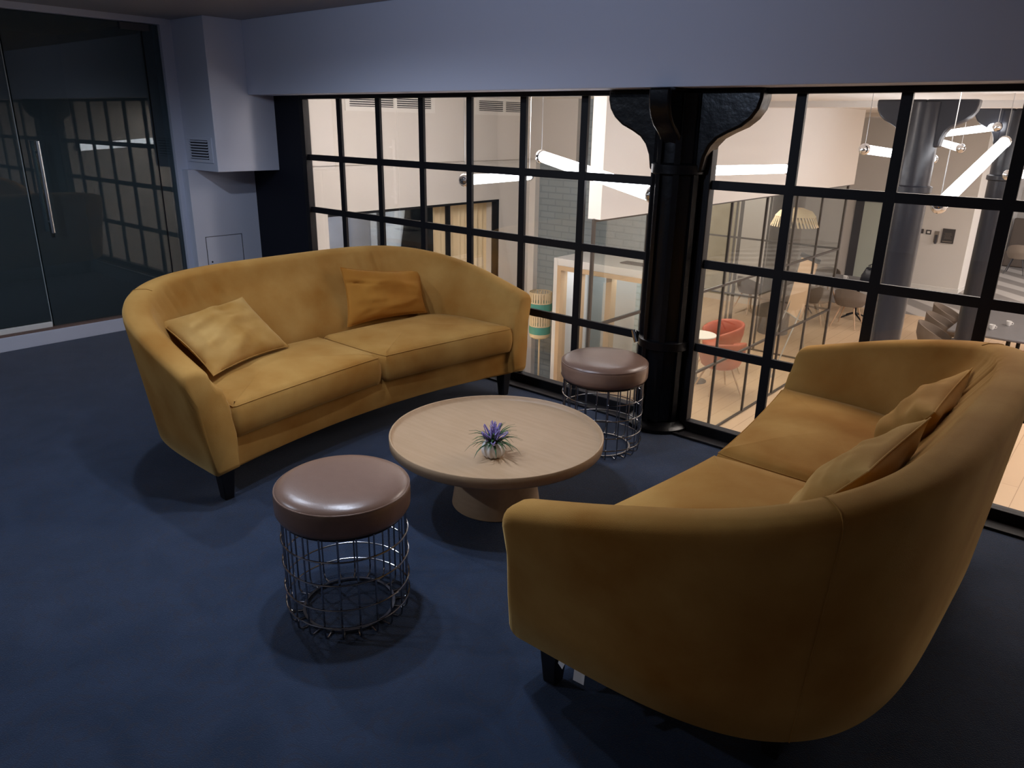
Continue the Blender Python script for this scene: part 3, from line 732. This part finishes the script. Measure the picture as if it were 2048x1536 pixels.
# ================================================================ GLASS PARTITIONS
w6 = empty('window_6', (1.235, 2.0, ZF), kind='structure')
for y in (0.0, 0.90, 1.80, 2.70, 3.67, 4.64, 5.59, 6.62): B(-0.013, 0.013, y-0.013, y+0.013, 0, 2.81).build('mullion', 'thinframe', w6, smooth=False)
for z in (0.012, 0.90, 1.85, 2.80): B(-0.012, 0.012, 0, 6.62, z-0.014, z+0.014).build('transom', 'thinframe', w6, smooth=False)
B(-0.003, 0.003, 0.0, 6.62, 0.02, 2.80).build('glass_pane', glass_mat('partition_glass', (0.95, 0.96, 0.94), 0.22), w6, smooth=False)
w7 = empty('window_7', (-1.0, 8.60, ZF), kind='structure')
for x in (0.0, 0.54, 1.10, 2.235): B(x-0.014, x+0.014, -0.014, 0.014, 0, 2.81).build('mullion', 'thinframe', w7, smooth=False)
B(0.60, 0.65, -0.014, 0.014, 0, 2.81).build('mullion', 'thinframe', w7, smooth=False)
for z in (0.012, 0.90, 1.85, 2.80): B(0, 2.235, -0.012, 0.012, z-0.014, z+0.014).build('transom', 'thinframe', w7, smooth=False)
B(0, 2.235, -0.003, 0.003, 0.02, 2.80).build('glass_pane', 'glass', w7, smooth=False)
struct('wall_meeting_concrete', MB().box(-1.35, -0.98, 8.4, 8.75, ZF, 0.76), 'concrete', smooth=False)
struct('wall_meeting_white', B(-1.9, -0.95, 11.9, 12.0, ZF, ZT), 'white', smooth=False)
struct('wall_meeting_cream', B(-3.0, -1.9, 11.9, 12.0, ZF, ZT), 'concrete', smooth=False)
struct('baseboard_meeting', B(-3.0, -0.95, 11.88, 11.9, ZF, ZF+0.12), 'white2', smooth=False)
struct('wall_meeting_back', B(-3.0, -1.35, 8.55, 8.65, ZF, 0.76), 'concrete', smooth=False)
pc = MB().lathe([(0.27, ZF), (0.27, ZT)], 40, cx=-0.15, cy=10.0)
tag(pc.build('round_pillar', 'greybrick', None), 'thick round grey pillar behind the glass meeting room', 'pillar')
sw = B(-0.95, -0.87, 16.46, 16.5, -0.82, -0.66)

# far wall details
d2 = empty('door_2', (-0.96, 16.49, ZF), kind='structure')
MB().box(0, 0.20, -0.03, 0.01, 0, 2.0).box(0, 1.5, -0.03, 0.01, 1.93, 2.0).box(1.40, 1.5, -0.03, 0.01, 0, 2.0).build('door_frame', 'darkgrey', d2, smooth=False)
B(0.20, 1.40, -0.015, 0.0, 0, 1.93).build('door_leaf', 'paleglass', d2, smooth=False)
pq = empty('wall_plaque', (1.18, 16.48, -0.76), label='small dark notice plaque on the far white wall', cat='sign')
B(-0.13, 0.13, 0, 0.02, -0.165, 0.165).build('plaque_plate', 'plaque', pq, smooth=False)
pl = MB().box(-0.10, 0.10, -0.003, 0, -0.135, -0.115)
for k in range(5): pl.box(-0.08+0.01*(k % 2), 0.08-0.015*(k % 3), -0.002, 0, -0.06+k*0.03, -0.053+k*0.03)
pl.build('faint_lines', 'paleline', pq, smooth=False)
for x, z, wd, lab in ((0.60, -0.70, 0.05, 'dark switch plate on the far white wall, left of two'), (0.76, -0.71, 0.055, 'framed switch plate on the far white wall, right of two')):
    s0 = empty('light_switch', (x, 16.485, z), label=lab, cat='switch')
    B(-wd, wd, 0, 0.015, -0.05, 0.05).build('switch_plate', 'plaque', s0, smooth=False)
    B(-wd*.55, wd*.55, -0.005, 0, -0.025, 0.025).build('switch_rocker', 'white' if x > .7 else 'darkgrey', s0, smooth=False)
ex = empty('wall_phone', (0.94, 16.48, -0.80), label='narrow grey wall handset beside the dark plaque', cat='phone')
B(-0.045, 0.045, 0, 0.02, -0.13, 0.13).build('handset_base', 'paleline', ex, smooth=False)
B(-0.02, 0.03, -0.02, 0, -0.16, 0.05).build('handset', 'darkgrey', ex, smooth=False, bevel=0.005)

# ================================================================ TUBE LIGHTS
def tube_light(a, b, label, rad=0.036, wires=True, balls=(True, True)):
    a, b = Vector(a), Vector(b); c = (a+b)/2; dr = (b-a).normalized()
    t = empty('tube_light', c, label=label, cat='pendant light', group='hanging tube lights')
    a, b = a-c, b-c
    MB().tube([a, b], rad, 24).build('light_tube', 'tube', t)
    for p, sg in ((a, -1), (b, 1)):
        bm = MB(); prof = [(0.001, -1), (0.5, -0.87), (0.87, -0.5), (1, 0), (0.87, 0.5), (0.5, 0.87), (0.001, 1)]
        q = p+dr*sg*0.035; bm.lathe([(rr*0.046, z*0.046) for rr, z in prof], 20); bm.v = [(v[0]+q.x, v[1]+q.y, v[2]+q.z) for v in bm.v]
        bm.build('end_ball', 'chrome2', t)
        bw = MB().tube([q, Vector((q.x, q.y, ZT-c.z))], 0.0025, 6)
        bw.build('hanging_wire', 'steel', t)
tube_light((1.20, 0.46, 1.147), (0.02, 2.58, 1.03), 'hanging white tube light rising left of the column, chrome ball at its left end')
tube_light((1.62, 0.79, 1.31), (2.86, 0.14, 1.185), 'bright tube light sloping down into the left side of the column', rad=0.038)
tube_light((2.44, 3.02, 1.204), (2.20, 1.52, 1.22), 'level tube light just right of the column, in front of the white bulkhead')
tube_light((2.98, 3.28, 1.375), (3.05, 5.20, 1.262), 'tube light partly behind the dark column, chrome ball at its left end')
tube_light((2.62, 7.2, 1.49), (3.50, 5.45, 1.575), 'distant tube light right of the dark column, the higher of two')
tube_light((2.60, 7.3, 1.41), (3.22, 5.5, 1.368), 'short distant tube light just right of the dark column, lower of two')
tube_light((3.90, 3.47, 1.45), (3.93, 1.66, 1.115), 'long steep tube light ending in a chrome ball at its lower end', rad=0.04)
tube_light((3.86, 4.50, 1.18), (5.0, 5.1, 1.30), 'tube light cut off by the right edge, beyond the grid window')

# ================================================================ DOWNSTAIRS FURNITURE
def shell_mesh(R=0.29, back=0.42, front=0.16, seat=0.0, n=40, wide=0.9, thick=0.02):
    """bucket shell: open to +x front; rings from seat centre out and up"""
    b = MB(); rg = []
    for lev in range(9):
        f = lev/8; ring = []
        for k in range(n):
            a = 2*PI*k/n; bk = 0.5-0.5*math.cos(a)     # 1 at a=pi (back)
            top = front*0.15+(back-front*0.15)*(bk**wide)
            rr = R*(0.80+0.20*min(1, f*2)); z = top*f**1.1
            ring.append(Vector((rr*math.cos(a), rr*math.sin(a)*1.02, z)))
        rg.append(ring)
    ins = [[Vector((q.x*(1-thick/R), q.y*(1-thick/R), q.z if i else q.z+0.02)) for q in ring] for i, ring in enumerate(rg)]
    cen = [[Vector((q.x*0.02, q.y*0.02, q.z-0.02)) for q in rg[0]]]
    b.loft(cen+rg+ins[::-1]+[[Vector((q.x*0.02, q.y*0.02, 0.02)) for q in rg[0]]])
    return b
def make_chair(name, label, group, shellm, legm, back=0.36, wide=0.9, R=0.28):
    t = empty(name, (0, 0, ZF), label=label, cat='chair', group=group)
    s = shell_mesh(R=R, back=back, wide=wide); s.v = [(x, y, z+0.42) for x, y, z in s.v]
    s.build('seat_shell', shellm, t, ang=60)
    MB().lathe([(R*0.78, 0.445), (R*0.80, 0.465), (R*0.70, 0.485), (0.02, 0.492)], 32).build('seat_pad', shellm, t, ang=60)
    for sx, sy in ((1, 1), (1, -1), (-1, 1), (-1, -1)):
        MB().tube([(0.11*sx, 0.11*sy, 0.425), (0.24*sx, 0.23*sy, 0.0)], [0.017, 0.010], 10).build('leg', legm, t)
    MB().box(-0.12, 0.12, -0.12, 0.12, 0.405, 0.425).build('seat_frame', 'darkgrey', t, smooth=False)
    return t
def make_tub(label):
    t = empty('tub_chair', (0, 0, ZF), label=label, cat='chair', group='terracotta tub chairs in the glass room')
    MB().lathe([(0.10, 0.36), (0.22, 0.37), (0.27, 0.41), (0.275, 0.45), (0.25, 0.475), (0.05, 0.485)], 40).build('seat', 'red', t, ang=60)
    rg = []; n = 36
    for k in range(n+1):
        a = PI-2.15+4.30*k/n; f = abs(k/n-0.5)*2; top = 0.77-0.13*f**2.2; bot = 0.44+0.03*f; tp = 1-0.5*max(0, f-0.9)*10
        c, sn = math.cos(a), math.sin(a); ring = []
        for rr, z in ((0.270, bot), (0.285, bot-0.01), (0.325, (bot+top)/2), (0.335, top-0.02), (0.325, top), (0.305, top), (0.290, top-0.03), (0.265, (bot+top)/2)):
            ring.append(Vector((rr*c, rr*sn, z)))
        rg.append(ring)
    MB().loft(rg).build('backrest', 'red', t, ang=70)
    for sx, sy in ((1, 1), (1, -1), (-1, 1), (-1, -1)):
        MB().tube([(0.12*sx, 0.12*sy, 0.375), (0.25*sx, 0.24*sy, 0.0)], [0.018, 0.010], 10).build('leg', 'legwood', t)
    return t
red = make_tub('terracotta tub chair behind the white round table, the further of two')
red.location = (0.16, 7.15, ZF); red.rotation_euler = (0, 0, -PI*0.70)
dup(red, (0.60, 6.25, ZF), PI*0.78, 'terracotta tub chair nearer the glass partition, its back towards us')
rt = empty('side_table', (0.16, 6.42, ZF), label='small round white side table beside the terracotta chairs', cat='table')
MB().lathe([(0.02, 0.70), (0.24, 0.70), (0.245, 0.71), (0.24, 0.72), (0.02, 0.72)], 40).build('table_top', 'white2', rt)
MB().lathe([(0.16, 0.0), (0.16, 0.012), (0.02, 0.03), (0.016, 0.70)], 24).build('table_base', 'darkgrey', rt)
# easel
es = empty('easel', (0.93, 8.12, ZF), label='easel with a blank tan board and dark clamp bar inside the glass room', cat='easel')
wd = Vector((0.195, -0.22, 0)); upv = Vector((0.05, 0.05, 0.43)); cb = Vector((0.0, 0.0, 1.27)); nrm = wd.cross(upv).normalized()
MB().obox(cb, wd, upv, nrm*0.010).build('board', 'tan', es, smooth=False)
MB().obox(cb+upv*1.06, wd*1.10, upv*0.075, nrm*0.028).build('clamp_bar', 'darkgrey', es, bevel=0.008)
MB().obox(cb-upv*1.02, wd*1.0, upv*0.02, nrm*0.03).build('pen_tray', 'steel', es, bevel=0.004)
for p0, q in ((cb+wd*0.8-upv*0.6, (0.0, -0.75, 0)), (cb-wd*0.8-upv*0.6, (-0.42, -0.15, 0)), (cb+upv*0.2, (0.10, 0.30, 0))):
    MB().tube([p0, Vector(q)], 0.011, 8).build('leg', 'steel', es)
# pendant basket lamp
pn = empty('pendant_lamp', (0.92, 7.5, 0.36), label='wide woven cream basket pendant lamp hanging in the glass room', cat='pendant light')
slm = MB()
for k in range(40):
    a = 2*PI*k/40; ca, sa = math.cos(a), math.sin(a)
    slm.obox((0.30*ca, 0.30*sa, -0.08), (-0.012*sa, 0.012*ca, 0.0), (0.002*ca, 0.002*sa, 0), (0.03*ca-0.02*sa, 0.03*sa+0.02*ca, -0.07))
slm.lathe([(0.10, 0.10), (0.22, 0.06), (0.28, -0.01)], 40, cap0=False, cap1=False).build('lamp_shade', 'cane', pn)
MB().lathe([(0.001, 0.0), (0.02, 0.01), (0.03, 0.035), (0.02, 0.06), (0.001, 0.07)], 16).build('bulb', 'glow', pn)
MB().tube([(0, 0, 0.06), (0, 0, 0.395)], 0.004, 6).build('cord', 'darkgrey', pn)

def make_table(name, x0, x1, y0, y1, label, legs='star'):
    cx, cy = (x0+x1)/2, (y0+y1)/2
    t = empty(name, (cx, cy, ZF), label=label, cat='table')
    B(x0-cx, x1-cx, y0-cy, y1-cy, 0.71, 0.745).build('table_top', 'tablegrey', t, smooth=False, bevel=0.01)
    for sx in (-1, 1):
        L = (x1-x0)*0.28 if (x1-x0) > (y1-y0) else 0; Ly = 0 if L else (y1-y0)*0.28
        b = MB().tube([(L*sx, Ly*sx, 0.71), (L*sx, Ly*sx, 0.10)], 0.03, 12)
        for k in range(4):
            a = k*PI/2+PI/4; b.tube([(L*sx, Ly*sx, 0.12), (L*sx+0.30*math.cos(a), Ly*sx+0.30*math.sin(a), 0.012)], [0.02, 0.012], 8)
        b.build('pedestal', 'black', t)
    return t
make_table('meeting_table', -0.75, 1.0, 11.7, 12.75, 'long dark grey meeting table carrying a black handbag, behind the glass room')
g1 = make_chair('shell_chair', 'taupe shell chair with pale legs at the handbag table, outside the glass', 'taupe shell chairs', 'greyfab', 'legwood', back=0.34, wide=0.8, R=0.29)
g1.location = (0.72, 11.45, ZF); g1.rotation_euler = (0, 0, PI/2)
dup(g1, (0.95, 13.2, ZF), -PI/2, 'taupe shell chair at the far side of the meeting table, behind the handbag')
c3 = dup(g1, (0.10, 11.3, ZF), PI*0.55, 'taupe shell chair at the near side of the meeting table, seen through glass')
dup(g1, (-1.15, 11.2, ZF), PI*0.35, 'taupe shell chair at the left end of the meeting table, beside the round pillar')
dup(g1, (-0.35, 13.15, ZF), -PI/2, 'taupe shell chair at the far side of the meeting table, behind the easel')
# handbag
hb = empty('handbag', (0.82, 12.32, ZF+0.745), label='black slouchy leather handbag on the grey meeting table', cat='handbag')
bb = MB(); rg = []
for z, w, dd in ((0.0, 0.20, 0.10), (0.03, 0.225, 0.12), (0.12, 0.22, 0.11), (0.20, 0.19, 0.07), (0.26, 0.16, 0.03), (0.27, 0.15, 0.015)):
    rg.append([Vector((w*math.copysign(abs(math.cos(a))**0.7, math.cos(a))+0.012*math.sin(5*a+z*20), dd*math.sin(a), z+0.02*math.cos(2*a+1)*(z > .2))) for a in [2*PI*k/28 for k in range(28)]])
bb.loft(rg).build('bag_body', 'bag', hb, ang=60)
for yy in (-0.03, 0.03):
    MB().tube([(-0.09, yy, 0.24), (-0.10, yy*1.6, 0.33), (-0.03, yy*2, 0.37), (0.05, yy*2, 0.35), (0.09, yy, 0.24)], 0.009, 8).build('strap', 'bag', hb)
def cup(loc, label, group='white cups on the grey tables'):
    t = empty('cup', loc, label=label, cat='cup', group=group)
    MB().lathe([(0.024, 0.0), (0.036, 0.02), (0.042, 0.075), (0.038, 0.075), (0.032, 0.022), (0.01, 0.012)], 24, cap1=True).build('cup_body', 'ceramic', t)
    MB().tube([(0.038, 0, 0.06), (0.06, 0, 0.055), (0.062, 0, 0.03), (0.036, 0, 0.022)], 0.005, 6).build('handle', 'ceramic', t)
    return t
cup((0.32, 12.25, ZF+0.745), 'small white cup on the meeting table left of the handbag')
make_table('dining_table', 2.80, 4.3, 9.25, 11.6, 'large dark grey table at the right edge with white cups on it')
cup((3.30, 9.75, ZF+0.745), 'white cup on the right hand grey table, the left one of two')
cup((3.45, 10.2, ZF+0.745), 'white cup on the right hand grey table, the right one of two')
row = 'row of taupe shell chairs along the right hand table'
for (x, y, lab) in ((2.62, 9.55, 'taupe shell chair at the right hand table, nearest of three in a row'), (2.55, 10.35, 'taupe shell chair at the right hand table, middle of three in a row'), (2.48, 11.15, 'taupe shell chair at the right hand table, furthest of three in a row')):
    dup(g1, (x, y, ZF), 0.15, lab, group=row)
c5 = make_chair('shell_chair', 'terracotta shell chair at the near end of the right hand grey table', 'terracotta chairs', 'redf', 'legwood', back=0.34, wide=0.8, R=0.31)
c5.location = (3.95, 8.95, ZF); c5.rotation_euler = (0, 0, PI/2)
# far lounge
bq = empty('banquette', (2.5, 21.8, ZF), label='high-backed brown banquette against the far right wall', cat='bench')
B(-0.85, 1.6, 0.0, 0.55, 0, 0.42).build('seat', 'brownfab', bq, bevel=0.03)
B(-0.85, 1.6, 0.45, 0.62, 0.42, 1.30).build('backrest', 'brownfab', bq, bevel=0.03)
wc = make_chair('shell_chair', 'pale shell chair in front of the brown banquette at the far right', 'pale chair', 'greyfab2', 'darkgrey', back=0.38, wide=0.8)
wc.location = (2.15, 20.6, ZF); wc.rotation_euler = (0, 0, PI/2); del wc['group']
